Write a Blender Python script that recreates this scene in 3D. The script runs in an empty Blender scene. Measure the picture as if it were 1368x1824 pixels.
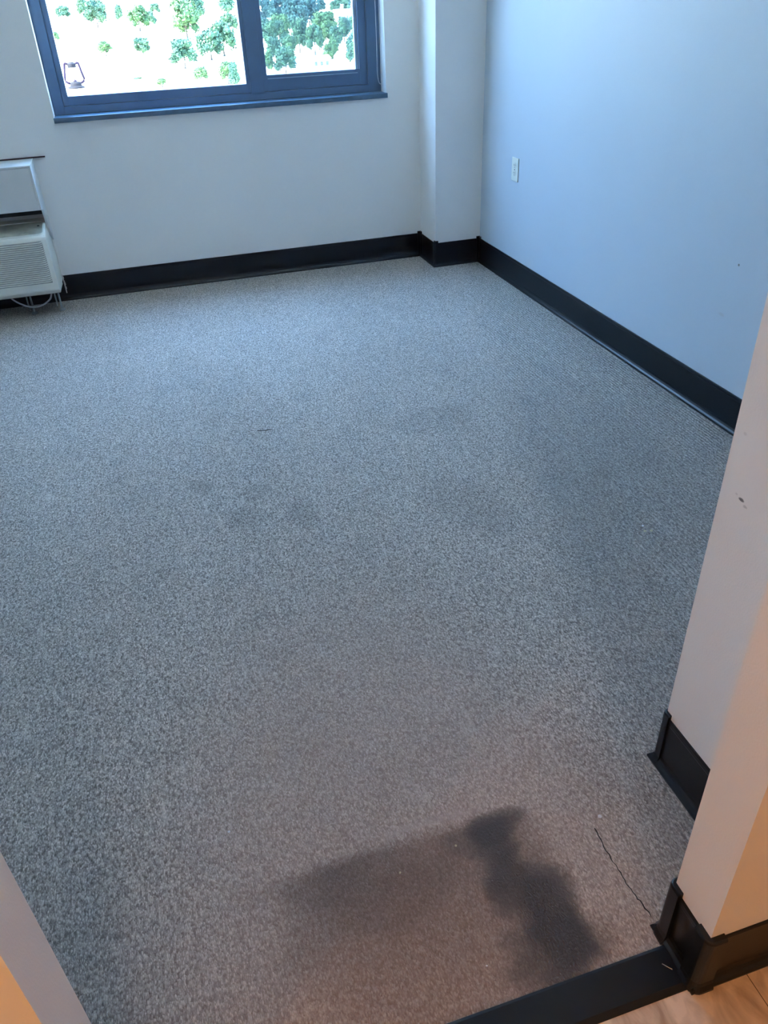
import bpy, bmesh, math, random
from mathutils import Vector, Matrix, noise
random.seed(7)
C = bpy.context.scene.collection
S = bpy.context.scene

# ------------------------------------------------------------------ camera
cam_d = bpy.data.cameras.new('camera')
cam = bpy.data.objects.new('camera', cam_d); C.objects.link(cam)
cam_d.sensor_fit = 'VERTICAL'; cam_d.sensor_height = 36.0; cam_d.sensor_width = 27.0
cam_d.lens = 1390.05 / 1824.0 * 36.0
cam_d.clip_start = 0.02; cam_d.clip_end = 3000
_R = Vector((0.9550567, -0.29408104, -0.03718938))
_U = Vector((0.19336327, 0.52298985, 0.83011581))
_F = Vector((0.22467166, 0.79999873, -0.55634943))
m = Matrix((( _R.x, _U.x, -_F.x, 0), (_R.y, _U.y, -_F.y, 0), (_R.z, _U.z, -_F.z, 1.5), (0, 0, 0, 1)))
cam.matrix_world = m
S.camera = cam
S.view_settings.view_transform = 'Standard'
S.view_settings.look = 'None'
S.view_settings.gamma = 1.0
S.view_settings.exposure = 0.40
S.view_settings.use_curve_mapping = False

# ------------------------------------------------------------------ sky, sun
SKY_STRENGTH = 32.0
SUN_STRENGTH = 70.0
world = bpy.data.worlds.new('daylight_sky'); S.world = world; world.use_nodes = True
wn = world.node_tree.nodes; wl = world.node_tree.links; wn.clear()
w_out = wn.new('ShaderNodeOutputWorld'); w_bg = wn.new('ShaderNodeBackground')
w_tc = wn.new('ShaderNodeTexCoord'); w_sep = wn.new('ShaderNodeSeparateXYZ'); w_r = wn.new('ShaderNodeValToRGB')
wl.new(w_tc.outputs['Generated'], w_sep.inputs[0]); wl.new(w_sep.outputs['Z'], w_r.inputs[0])
wl.new(w_r.outputs[0], w_bg.inputs[0]); wl.new(w_bg.outputs[0], w_out.inputs[0])
w_bg.inputs[1].default_value = SKY_STRENGTH
cr = w_r.color_ramp
cr.elements[0].position = 0.0; cr.elements[0].color = (0.29, 0.41, 0.53, 1)
cr.elements[1].position = 1.0; cr.elements[1].color = (0.25, 0.48, 0.90, 1)
e = cr.elements.new(0.28); e.color = (0.20, 0.33, 0.53, 1)
e = cr.elements.new(0.62); e.color = (0.20, 0.38, 0.69, 1)

sun_d = bpy.data.lights.new('sun', 'SUN'); sun_d.energy = SUN_STRENGTH; sun_d.angle = 0.009
sun_d.color = (1.0, 0.94, 0.84)
sun = bpy.data.objects.new('sun', sun_d); C.objects.link(sun)
sun.rotation_euler = Vector((-0.62, -0.16, 0.77)).to_track_quat('Z', 'Y').to_euler()
sun.location = (0, 0, 40)

# ------------------------------------------------------------------ plan (metres)
D = 5.0425      # far wall
R = 2.0581      # right wall
BH = 0.148      # baseboard height
CX, CD = 1.7554, 0.2827
AX, AY = 0.8958, 0.96
BX, BY1, BY2 = 0.6807, 0.6126, 0.513
LX = -0.281
XL = -2.3
CEIL = 2.60
WX0, WX1, WZ0, WZ1 = -0.345, 1.546, 0.985, 2.45
HX0, HX1, HY0 = -1.35, 1.7, -2.6

# ------------------------------------------------------------------ materials
def new_mat(name):
    mt = bpy.data.materials.new(name); mt.use_nodes = True
    return mt, mt.node_tree.nodes, mt.node_tree.links, mt.node_tree.nodes['Principled BSDF']

def simple(name, col, rough=0.6, metal=0.0, var=0.06, scale=30.0, bump=0.0, bscale=300.0, spec=0.5):
    mt, n, l, p = new_mat(name)
    tc = n.new('ShaderNodeTexCoord'); nz = n.new('ShaderNodeTexNoise'); nz.inputs['Scale'].default_value = scale
    nz.inputs['Detail'].default_value = 4
    l.new(tc.outputs['Object'], nz.inputs['Vector'])
    rp = n.new('ShaderNodeValToRGB')
    a = [max(0, c * (1 - var)) for c in col]; b = [min(1, c * (1 + var)) for c in col]
    rp.color_ramp.elements[0].position = 0.3; rp.color_ramp.elements[1].position = 0.7
    rp.color_ramp.elements[0].color = (*a, 1); rp.color_ramp.elements[1].color = (*b, 1)
    l.new(nz.outputs['Fac'], rp.inputs[0]); l.new(rp.outputs[0], p.inputs['Base Color'])
    p.inputs['Roughness'].default_value = rough; p.inputs['Metallic'].default_value = metal
    p.inputs['Specular IOR Level'].default_value = spec
    if bump > 0:
        n2 = n.new('ShaderNodeTexNoise'); n2.inputs['Scale'].default_value = bscale; n2.inputs['Detail'].default_value = 3
        l.new(tc.outputs['Object'], n2.inputs['Vector'])
        bp = n.new('ShaderNodeBump'); bp.inputs['Strength'].default_value = bump; bp.inputs['Distance'].default_value = 0.001
        l.new(n2.outputs['Fac'], bp.inputs['Height']); l.new(bp.outputs[0], p.inputs['Normal'])
    return mt

M = {}
M['wall'] = simple('painted_wall', (0.88, 0.865, 0.835), 0.55, var=0.012, scale=2.5, bump=0.35, bscale=260, spec=0.4)
M['ceiling'] = simple('ceiling_paint', (0.9, 0.89, 0.86), 0.8, var=0.01, scale=4, bump=0.3, bscale=120)
M['vinyl'] = simple('black_vinyl', (0.0060, 0.0082, 0.012), 0.36, var=0.15, scale=12, bump=0.12, bscale=160, spec=0.35)
M['frame'] = simple('window_frame_glare_blue', (0.08, 0.15, 0.26), 0.42, var=0.06, scale=8, spec=0.5)  # blue veil of window glare put into the dark frame's base colour
M['sill'] = simple('sill_slate', (0.065, 0.125, 0.195), 0.33, var=0.12, scale=30, bump=0.1, spec=0.5)
M['gasket_and_highlight'] = simple('pale_gasket_and_highlight', (0.30, 0.42, 0.55), 0.4)
M['heater'] = simple('heater_plastic', (0.84, 0.83, 0.75), 0.5, var=0.04, scale=12)
M['heater_dirty'] = simple('heater_plastic_grimy', (0.56, 0.56, 0.47), 0.6, var=0.25, scale=14)
M['heater_dark'] = simple('heater_slot_dark', (0.34, 0.35, 0.33), 0.7)
M['box'] = simple('white_box_paint', (0.72, 0.72, 0.70), 0.45, var=0.03, scale=9)
M['maroon'] = simple('maroon_strip', (0.035, 0.012, 0.02), 0.5)
M['black'] = simple('gap_shade_black', (0.01, 0.012, 0.015), 0.8)
M['plaster'] = simple('chipped_plaster', (0.62, 0.55, 0.50), 0.9, var=0.2, scale=60, bump=0.6, bscale=200)
M['plate'] = simple('outlet_plastic', (0.78, 0.80, 0.72), 0.3, var=0.01)
M['slot'] = simple('outlet_slot', (0.05, 0.07, 0.08), 0.6)
M['cord'] = simple('cord_white', (0.42, 0.42, 0.44), 0.5)
M['clear_leg'] = simple('leveling_leg_metal', (0.30, 0.33, 0.35), 0.35, metal=0.6)
M['chain'] = simple('bead_chain_white', (0.75, 0.77, 0.8), 0.35)
M['lantern'] = simple('lantern_tin', (0.010, 0.006, 0.018), 0.6, spec=0.1, var=0.2)
M['lantern_base'] = simple('lantern_tank', (0.009, 0.009, 0.012), 0.7, spec=0.1, var=0.2)
M['concrete'] = simple('pale_concrete', (0.75, 0.73, 0.70), 0.85, var=0.05, scale=6, bump=0.4)
M['crumb'] = simple('crumb_tan', (0.55, 0.50, 0.33), 0.8, var=0.2, scale=500)
M['lint'] = simple('white_lint', (0.75, 0.77, 0.80), 0.8)
M['straw'] = simple('straw', (0.42, 0.40, 0.35), 0.7)
M['thread'] = simple('dark_thread', (0.02, 0.02, 0.022), 0.9)
M['trunk'] = simple('tree_bark', (0.06, 0.05, 0.04), 0.9, scale=3)
M['house_wall'] = simple('house_siding', (0.70, 0.66, 0.60), 0.8)
M['house_roof'] = simple('house_roof', (0.45, 0.40, 0.38), 0.9, scale=2)
M['house_glass'] = simple('house_window_glass', (0.05, 0.07, 0.09), 0.1)
M['lamp_metal'] = simple('lamp_metal', (0.5, 0.48, 0.42), 0.3, metal=0.9)

def glass_mat(name, tint, gloss=0.06, dusty=0.0):
    mt = bpy.data.materials.new(name); mt.use_nodes = True
    n = mt.node_tree.nodes; l = mt.node_tree.links; n.clear()
    o = n.new('ShaderNodeOutputMaterial'); tr = n.new('ShaderNodeBsdfTransparent'); gl = n.new('ShaderNodeBsdfGlossy')
    tr.inputs[0].default_value = (*tint, 1); gl.inputs['Roughness'].default_value = 0.02
    mx = n.new('ShaderNodeMixShader'); fr = n.new('ShaderNodeMath'); fr.operation = 'MULTIPLY_ADD'; fr.inputs[1].default_value = 0.7; fr.inputs[2].default_value = 0.025
    lw = n.new('ShaderNodeLayerWeight'); pw = n.new('ShaderNodeMath'); pw.operation = 'POWER'; pw.inputs[1].default_value = 5.0
    lw.inputs[0].default_value = 0.5; l.new(lw.outputs['Facing'], pw.inputs[0]); l.new(pw.outputs[0], fr.inputs[0])
    ma = n.new('ShaderNodeMath'); ma.operation = 'MULTIPLY'; ma.inputs[1].default_value = gloss / 0.06
    l.new(fr.outputs[0], ma.inputs[0]); l.new(ma.outputs[0], mx.inputs[0])
    l.new(tr.outputs[0], mx.inputs[1]); l.new(gl.outputs[0], mx.inputs[2])
    last = mx
    if dusty > 0:
        df = n.new('ShaderNodeBsdfDiffuse'); df.inputs[0].default_value = (0.25, 0.27, 0.3, 1)
        m2 = n.new('ShaderNodeMixShader'); m2.inputs[0].default_value = dusty
        l.new(mx.outputs[0], m2.inputs[1]); l.new(df.outputs[0], m2.inputs[2]); last = m2
    l.new(last.outputs[0], o.inputs[0])
    return mt
M['glass'] = glass_mat('window_glass', (0.97, 0.99, 0.985))
M['screen'] = glass_mat('insect_screen_mesh', (0.80, 0.86, 0.88), 0.0, 0.22)
M['globe'] = glass_mat('lantern_globe_glass', (0.95, 0.97, 0.97))

def leaf_mat(name, c0, c1):
    mt, n, l, p = new_mat(name)
    tc = n.new('ShaderNodeTexCoord'); nz = n.new('ShaderNodeTexNoise'); nz.inputs['Scale'].default_value = 1.6; nz.inputs['Detail'].default_value = 5
    l.new(tc.outputs['Object'], nz.inputs['Vector'])
    rp = n.new('ShaderNodeValToRGB'); rp.color_ramp.elements[0].position = 0.35; rp.color_ramp.elements[1].position = 0.65
    rp.color_ramp.elements[0].color = (*c0, 1); rp.color_ramp.elements[1].color = (*c1, 1)
    l.new(nz.outputs['Fac'], rp.inputs[0]); l.new(rp.outputs[0], p.inputs['Base Color'])
    p.inputs['Roughness'].default_value = 0.85; p.inputs['Specular IOR Level'].default_value = 0.1
    return mt
M['leaf'] = leaf_mat('leaves_green', (0.023, 0.056, 0.040), (0.046, 0.092, 0.045))
M['leaf_light'] = leaf_mat('leaves_yellow_green', (0.030, 0.067, 0.032), (0.064, 0.112, 0.042))
M['leaf_dark'] = leaf_mat('leaves_blue_green', (0.015, 0.043, 0.045), (0.034, 0.074, 0.064))

# ground outside
mt, n, l, p = new_mat('hillside_ground')
tc = n.new('ShaderNodeTexCoord'); nz = n.new('ShaderNodeTexNoise'); nz.inputs['Scale'].default_value = 0.05; nz.inputs['Detail'].default_value = 8
l.new(tc.outputs['Object'], nz.inputs['Vector'])
rp = n.new('ShaderNodeValToRGB'); rp.color_ramp.elements[0].position = 0.38; rp.color_ramp.elements[1].position = 0.52
rp.color_ramp.elements[0].color = (0.36, 0.38, 0.24, 1); rp.color_ramp.elements[1].color = (0.66, 0.60, 0.52, 1)
l.new(nz.outputs['Fac'], rp.inputs[0]); l.new(rp.outputs[0], p.inputs['Base Color']); p.inputs['Roughness'].default_value = 0.95
M['ground'] = mt

# ---- carpet: looped pile with wear, dark patches and a painted warm glow
def carpet_material():
    mt, n, l, p = new_mat('loop_pile_carpet')
    tc = n.new('ShaderNodeTexCoord'); V = tc.outputs['Object']
    def math_(op, a, b=None, clamp=False):
        x = n.new('ShaderNodeMath'); x.operation = op; x.use_clamp = clamp
        for i, v in enumerate((a, b)):
            if v is None: continue
            if isinstance(v, (int, float)): x.inputs[i].default_value = v
            else: l.new(v, x.inputs[i])
        return x.outputs[0]
    def noise_(scale, detail=3, vec=V, rough=0.5):
        x = n.new('ShaderNodeTexNoise'); x.inputs['Scale'].default_value = scale; x.inputs['Detail'].default_value = detail
        x.inputs['Roughness'].default_value = rough
        l.new(vec, x.inputs['Vector']); return x.outputs['Fac']
    def mapped(sc, rot=0.0):
        x = n.new('ShaderNodeMapping'); x.inputs['Scale'].default_value = sc; x.inputs['Rotation'].default_value = (0, 0, rot)
        l.new(V, x.inputs['Vector']); return x.outputs[0]
    def mix(fac, a, b, mode='MIX'):
        x = n.new('ShaderNodeMix'); x.data_type = 'RGBA'; x.blend_type = mode
        if isinstance(fac, (int, float)): x.inputs[0].default_value = fac
        else: l.new(fac, x.inputs[0])
        for i, v in ((6, a), (7, b)):
            if isinstance(v, tuple): x.inputs[i].default_value = (*v, 1)
            else: l.new(v, x.inputs[i])
        return x.outputs[2]
    def smooth(v, lo, hi, to0=0.0, to1=1.0):
        x = n.new('ShaderNodeMapRange'); x.interpolation_type = 'SMOOTHSTEP'
        l.new(v, x.inputs[0]); x.inputs[1].default_value = lo; x.inputs[2].default_value = hi
        x.inputs[3].default_value = to0; x.inputs[4].default_value = to1; return x.outputs[0]
    sep = n.new('ShaderNodeSeparateXYZ'); l.new(V, sep.inputs[0]); X, Y = sep.outputs['X'], sep.outputs['Y']
    # wobbling coordinates for the soft edged patches
    wx = math_('ADD', X, math_('MULTIPLY', math_('SUBTRACT', noise_(10, 4), 0.5), 0.12))
    wy = math_('ADD', Y, math_('MULTIPLY', math_('SUBTRACT', noise_(8, 4, mapped((1, 1, 1), 1.0)), 0.5), 0.11))
    # loops
    vor = n.new('ShaderNodeTexVoronoi'); vor.inputs['Scale'].default_value = 1.0; vor.inputs['Randomness'].default_value = 0.85
    mvec = n.new('ShaderNodeVectorMath'); mvec.operation = 'ADD'
    nzc = n.new('ShaderNodeTexNoise'); nzc.inputs['Scale'].default_value = 70; nzc.inputs['Detail'].default_value = 2
    l.new(V, nzc.inputs['Vector'])
    sc = n.new('ShaderNodeVectorMath'); sc.operation = 'SCALE'; sc.inputs['Scale'].default_value = 1.6
    l.new(nzc.outputs['Color'], sc.inputs[0]); l.new(mapped((330, 165, 330)), mvec.inputs[0]); l.new(sc.outputs[0], mvec.inputs[1])
    l.new(mvec.outputs[0], vor.inputs['Vector'])
    loop = vor.outputs['Distance']
    loopcol = n.new('ShaderNodeSeparateColor'); l.new(vor.outputs['Color'], loopcol.inputs[0])
    tint = loopcol.outputs[0]
    fleck = noise_(150, 4, mapped((1, 0.55, 1)), 0.7)
    ramp = n.new('ShaderNodeValToRGB'); el = ramp.color_ramp.elements
    el[0].position = 0.33; el[0].color = (0.19, 0.163, 0.144, 1)
    el[1].position = 0.70; el[1].color = (0.93, 0.85, 0.77, 1)
    x = el.new(0.5); x.color = (0.55, 0.485, 0.43, 1)
    l.new(math_('ADD', math_('MULTIPLY', fleck, 0.72), math_('MULTIPLY', tint, 0.28)), ramp.inputs[0])
    col = ramp.outputs[0]
    # darker pits between the loops
    pit = smooth(loop, 0.30, 0.75)
    col = mix(math_('MULTIPLY', pit, 0.45), col, (0.12, 0.11, 0.11))
    # loops pulled into short light runs along the pile direction
    run = smooth(noise_(95, 2, mapped((1.0, 0.085, 1.0)), 0.4), 0.60, 0.70)
    run = math_('MULTIPLY', run, smooth(noise_(14, 2), 0.45, 0.6))
    col = mix(math_('MULTIPLY', run, 0.45), col, (0.80, 0.73, 0.67))
    # broad wear: lighter lanes and faint dirty patches
    lane = smooth(noise_(1.0, 3, mapped((1.6, 0.55, 1), 0.2)), 0.35, 0.65)
    col = mix(math_('MULTIPLY', lane, 0.10), col, (0.03, 0.03, 0.035))
    patch = smooth(noise_(4.5, 4), 0.58, 0.72)
    col = mix(math_('MULTIPLY', patch, 0.14), col, (0.05, 0.045, 0.045))
    # strip along the right wall and the left jamb stays darker and more ribbed
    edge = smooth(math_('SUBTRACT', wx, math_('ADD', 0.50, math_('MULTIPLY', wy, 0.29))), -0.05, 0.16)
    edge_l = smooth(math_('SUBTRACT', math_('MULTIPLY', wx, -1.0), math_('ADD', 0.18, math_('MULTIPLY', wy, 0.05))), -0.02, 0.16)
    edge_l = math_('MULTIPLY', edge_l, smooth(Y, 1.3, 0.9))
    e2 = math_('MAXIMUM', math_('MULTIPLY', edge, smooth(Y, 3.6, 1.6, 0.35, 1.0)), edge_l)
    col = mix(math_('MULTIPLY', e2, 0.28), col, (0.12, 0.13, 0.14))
    # brown field before the doorway, partly warm lamp glow put into the pile colour
    near_edge = smooth(wy, 1.06, 0.94)
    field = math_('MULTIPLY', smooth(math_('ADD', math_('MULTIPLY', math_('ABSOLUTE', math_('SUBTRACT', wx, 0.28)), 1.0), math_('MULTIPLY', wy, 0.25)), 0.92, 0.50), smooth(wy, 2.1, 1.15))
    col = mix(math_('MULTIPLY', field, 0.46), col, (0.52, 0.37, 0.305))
    wavy_y = math_('ADD', Y, math_('MULTIPLY', math_('SUBTRACT', noise_(5, 3), 0.5), 0.03))
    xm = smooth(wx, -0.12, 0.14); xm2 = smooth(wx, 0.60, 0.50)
    brown_patch = math_('MULTIPLY', math_('MULTIPLY', smooth(wavy_y, 0.965, 0.925), smooth(wavy_y, 0.50, 0.88, 0.55, 1.0)), math_('MULTIPLY', xm, xm2))  # darker brown patch with a slightly wavy far edge
    col = mix(math_('MULTIPLY', brown_patch, 0.62), col, (0.13, 0.085, 0.068))
    rim = math_('MULTIPLY', math_('MULTIPLY', smooth(wavy_y, 0.955, 0.967), smooth(wavy_y, 0.99, 0.970)), math_('MULTIPLY', smooth(X, 0.15, 0.35), smooth(X, 0.50, 0.42)))
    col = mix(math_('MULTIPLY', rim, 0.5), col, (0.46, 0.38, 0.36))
    # dark soft-edged blobs  (cx, cy, rx, ry, angle, strength)
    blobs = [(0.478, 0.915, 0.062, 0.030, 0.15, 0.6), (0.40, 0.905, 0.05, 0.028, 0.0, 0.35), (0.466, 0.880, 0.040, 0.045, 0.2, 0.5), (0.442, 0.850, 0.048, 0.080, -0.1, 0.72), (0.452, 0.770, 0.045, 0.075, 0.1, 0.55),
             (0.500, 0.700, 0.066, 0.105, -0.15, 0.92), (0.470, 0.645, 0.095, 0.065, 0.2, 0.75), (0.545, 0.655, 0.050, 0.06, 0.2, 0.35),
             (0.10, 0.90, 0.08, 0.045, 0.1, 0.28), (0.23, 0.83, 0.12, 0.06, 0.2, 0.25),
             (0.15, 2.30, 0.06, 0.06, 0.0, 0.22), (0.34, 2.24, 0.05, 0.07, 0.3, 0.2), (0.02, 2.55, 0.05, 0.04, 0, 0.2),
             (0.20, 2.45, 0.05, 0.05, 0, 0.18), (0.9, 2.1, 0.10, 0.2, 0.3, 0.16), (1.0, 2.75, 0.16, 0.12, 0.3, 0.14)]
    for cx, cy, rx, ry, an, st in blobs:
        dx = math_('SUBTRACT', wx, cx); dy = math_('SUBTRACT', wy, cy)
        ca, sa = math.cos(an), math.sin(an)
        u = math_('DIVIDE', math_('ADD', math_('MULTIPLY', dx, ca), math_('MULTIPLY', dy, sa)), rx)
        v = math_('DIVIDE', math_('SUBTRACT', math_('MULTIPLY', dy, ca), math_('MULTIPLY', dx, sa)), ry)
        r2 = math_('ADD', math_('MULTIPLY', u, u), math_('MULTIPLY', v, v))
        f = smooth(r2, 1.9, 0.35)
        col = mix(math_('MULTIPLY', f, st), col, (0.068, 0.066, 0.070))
    l.new(col, p.inputs['Base Color'])
    p.inputs['Roughness'].default_value = 0.95; p.inputs['Specular IOR Level'].default_value = 0.15
    p.inputs['Sheen Weight'].default_value = 0.12; p.inputs['Sheen Roughness'].default_value = 0.5
    # relief
    wave = n.new('ShaderNodeTexWave'); wave.wave_type = 'BANDS'; wave.bands_direction = 'X'
    wave.inputs['Scale'].default_value = 22.0; wave.inputs['Distortion'].default_value = 1.2; wave.inputs['Detail'].default_value = 1.0
    l.new(V, wave.inputs['Vector'])
    h = math_('SUBTRACT', 1.0, loop)
    h = math_('ADD', h, math_('MULTIPLY', fleck, 0.9))
    h = math_('ADD', h, math_('MULTIPLY', math_('MULTIPLY', wave.outputs['Fac'], edge), 1.1))
    b = n.new('ShaderNodeBump'); b.inputs['Strength'].default_value = 1.0; b.inputs['Distance'].default_value = 0.0028
    l.new(h, b.inputs['Height']); l.new(b.outputs[0], p.inputs['Normal'])
    return mt
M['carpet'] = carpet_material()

# ---- vinyl tile in the hallway
def tile_material():
    mt, n, l, p = new_mat('marbled_vinyl_tile')
    tc = n.new('ShaderNodeTexCoord')
    mp = n.new('ShaderNodeMapping'); mp.inputs['Location'].default_value = (-0.780 + 0.305 * 10, -0.26 + 0.305 * 10, 0)
    l.new(tc.outputs['Object'], mp.inputs['Vector'])
    br = n.new('ShaderNodeTexBrick'); br.offset = 0.0; br.squash = 1.0
    br.inputs['Scale'].default_value = 1.0; br.inputs['Brick Width'].default_value = 0.305; br.inputs['Row Height'].default_value = 0.305
    br.inputs['Mortar Size'].default_value = 0.0009; br.inputs['Mortar Smooth'].default_value = 0.3
    br.inputs['Color1'].default_value = (0.80, 0.62, 0.46, 1); br.inputs['Color2'].default_value = (0.72, 0.53, 0.37, 1)
    br.inputs['Mortar'].default_value = (0.10, 0.06, 0.04, 1)
    l.new(mp.outputs[0], br.inputs['Vector'])
    m2 = n.new('ShaderNodeMapping'); m2.inputs['Scale'].default_value = (1, 0.5, 1); l.new(tc.outputs['Object'], m2.inputs['Vector'])
    nz = n.new('ShaderNodeTexNoise'); nz.inputs['Scale'].default_value = 26; nz.inputs['Detail'].default_value = 6; nz.inputs['Distortion'].default_value = 1.0
    l.new(m2.outputs[0], nz.inputs['Vector'])
    rp = n.new('ShaderNodeValToRGB'); rp.color_ramp.elements[0].position = 0.30; rp.color_ramp.elements[1].position = 0.62
    rp.color_ramp.elements[0].color = (0.42, 0.34, 0.28, 1); rp.color_ramp.elements[1].color = (1, 1, 1, 1)
    l.new(nz.outputs['Fac'], rp.inputs[0])
    mx = n.new('ShaderNodeMix'); mx.data_type = 'RGBA'; mx.blend_type = 'MULTIPLY'; mx.inputs[0].default_value = 0.8
    l.new(br.outputs['Color'], mx.inputs[6]); l.new(rp.outputs[0], mx.inputs[7]); l.new(mx.outputs[2], p.inputs['Base Color'])
    p.inputs['Roughness'].default_value = 0.38
    return mt
M['tile'] = tile_material()

# ---- painted wall with small scuffs (marks have their own shape and place)
def scuffed_wall(name, marks, base='wall'):
    mt = M[base].copy(); mt.name = name
    n = mt.node_tree.nodes; l = mt.node_tree.links; p = n['Principled BSDF']
    src = p.inputs['Base Color'].links[0].from_socket
    tc = n.new('ShaderNodeTexCoord')
    nz = n.new('ShaderNodeTexNoise'); nz.inputs['Scale'].default_value = 90; nz.inputs['Detail'].default_value = 3
    l.new(tc.outputs['Object'], nz.inputs['Vector'])
    for c, r, st, colr in marks:
        mp = n.new('ShaderNodeMapping'); mp.vector_type = 'POINT'
        mp.inputs['Location'].default_value = tuple(-c[i] / r[i] for i in range(3)); mp.inputs['Scale'].default_value = tuple(1 / q for q in r)
        l.new(tc.outputs['Object'], mp.inputs['Vector'])
        ln = n.new('ShaderNodeVectorMath'); ln.operation = 'LENGTH'; l.new(mp.outputs[0], ln.inputs[0])
        ad = n.new('ShaderNodeMath'); ad.operation = 'ADD'; l.new(ln.outputs['Value'], ad.inputs[0]); l.new(nz.outputs['Fac'], ad.inputs[1])
        mr = n.new('ShaderNodeMapRange'); mr.interpolation_type = 'SMOOTHSTEP'; l.new(ad.outputs[0], mr.inputs[0])
        mr.inputs[1].default_value = 1.5; mr.inputs[2].default_value = 1.05; mr.inputs[3].default_value = 0; mr.inputs[4].default_value = st
        mx = n.new('ShaderNodeMix'); mx.data_type = 'RGBA'; l.new(mr.outputs[0], mx.inputs[0]); l.new(src, mx.inputs[6]); mx.inputs[7].default_value = (*colr, 1)
        src = mx.outputs[2]
    l.new(src, p.inputs['Base Color'])
    return mt
M['wall_cool'] = simple('pale_blue_wall', (0.55, 0.62, 0.69), 0.55, var=0.012, scale=2.5, bump=0.35, bscale=260, spec=0.4)  # same finish as the other walls, with a cooler, darker base colour
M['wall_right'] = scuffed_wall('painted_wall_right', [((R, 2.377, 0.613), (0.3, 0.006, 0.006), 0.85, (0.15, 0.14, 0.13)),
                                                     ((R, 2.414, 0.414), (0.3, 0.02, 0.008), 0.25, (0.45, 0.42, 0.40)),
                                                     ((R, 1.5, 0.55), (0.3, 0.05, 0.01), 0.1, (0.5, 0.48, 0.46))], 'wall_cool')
M['wall_near'] = scuffed_wall('painted_wall_near', [((AX, 0.908, 0.745), (0.3, 0.008, 0.004), 0.9, (0.12, 0.11, 0.11)),
                                                   ((AX, 0.895, 0.7375), (0.3, 0.006, 0.003), 0.4, (0.3, 0.3, 0.3)), ((AX, 0.921, 0.749), (0.3, 0.004, 0.003), 0.25, (0.3, 0.3, 0.3)),
                                                   ((AX, 0.935, 0.86), (0.3, 0.005, 0.004), 0.2, (0.35, 0.34, 0.33))])

# ------------------------------------------------------------------ mesh helpers
def BM(): return bmesh.new()
def bx(bm, x0, x1, y0, y1, z0, z1, bev=0.0):
    r = bmesh.ops.create_cube(bm, size=1.0)
    vs = r['verts']
    for v in vs:
        v.co = Vector(((x0 + x1) / 2 + v.co.x * (x1 - x0), (y0 + y1) / 2 + v.co.y * (y1 - y0), (z0 + z1) / 2 + v.co.z * (z1 - z0)))
    if bev > 0:
        es = list({e for v in vs for e in v.link_edges})
        bmesh.ops.bevel(bm, geom=es, offset=bev, segments=2, profile=0.5, affect='EDGES')
def prism(bm, poly, x0, x1, axis='X'):
    """extrude a closed 2D outline (a,b) along an axis"""
    def P(t, a, b):
        return {'X': (t, a, b), 'Y': (a, t, b), 'Z': (a, b, t)}[axis]
    A = [bm.verts.new(P(x0, a, b)) for a, b in poly]; B = [bm.verts.new(P(x1, a, b)) for a, b in poly]
    k = len(poly)
    for i in range(k): bm.faces.new((A[i], A[(i + 1) % k], B[(i + 1) % k], B[i]))
    bm.faces.new(A[::-1]); bm.faces.new(B)
def tube(bm, pts, r, seg=8, caps=True):
    pts = [Vector(q) for q in pts]; rings = []
    for i, q in enumerate(pts):
        t = (pts[min(i + 1, len(pts) - 1)] - pts[max(i - 1, 0)]).normalized()
        a = t.cross(Vector((0, 0, 1)));
        if a.length < 1e-3: a = t.cross(Vector((0, 1, 0)))
        a.normalize(); b = t.cross(a).normalized()
        rr = r[i] if isinstance(r, (list, tuple)) else r
        rings.append([bm.verts.new(q + (a * math.cos(2 * math.pi * k / seg) + b * math.sin(2 * math.pi * k / seg)) * rr) for k in range(seg)])
    for A, B in zip(rings, rings[1:]):
        for k in range(seg): bm.faces.new((A[k], A[(k + 1) % seg], B[(k + 1) % seg], B[k]))
    if caps: bm.faces.new(rings[0][::-1]); bm.faces.new(rings[-1])
def lathe(bm, prof, c=(0, 0, 0), seg=24):
    rings = []
    for r, z in prof:
        rings.append([bm.verts.new((c[0] + max(r, 1e-5) * math.cos(2 * math.pi * k / seg), c[1] + max(r, 1e-5) * math.sin(2 * math.pi * k / seg), c[2] + z)) for k in range(seg)])
    for A, B in zip(rings, rings[1:]):
        for k in range(seg): bm.faces.new((A[k], A[(k + 1) % seg], B[(k + 1) % seg], B[k]))
def obj(name, bm, mat, parent=None, smooth=False):
    bmesh.ops.recalc_face_normals(bm, faces=bm.faces)
    me = bpy.data.meshes.new(name); bm.to_mesh(me); bm.free()
    me.materials.append(mat)
    if smooth:
        for f in me.polygons: f.use_smooth = True
    o = bpy.data.objects.new(name, me); C.objects.link(o)
    if parent is not None:
        o.parent = parent
        o.matrix_parent_inverse = Matrix.Translation(-parent.location)
    return o
def thing(name, label, cat, loc=(0, 0, 0), group=None):
    o = bpy.data.objects.new(name, None); C.objects.link(o); o.location = loc
    o['label'] = label; o['category'] = cat
    if group: o['group'] = group
    return o
def tag(o, label, cat, group=None):
    o['label'] = label; o['category'] = cat
    if group: o['group'] = group
    return o
def struct(o, label=None):
    o['kind'] = 'structure'
    if label: o['label'] = label
    return o
def struct_empty(name, loc, label=None):
    o = bpy.data.objects.new(name, None); C.objects.link(o); o.location = loc
    return struct(o, label)

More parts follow.
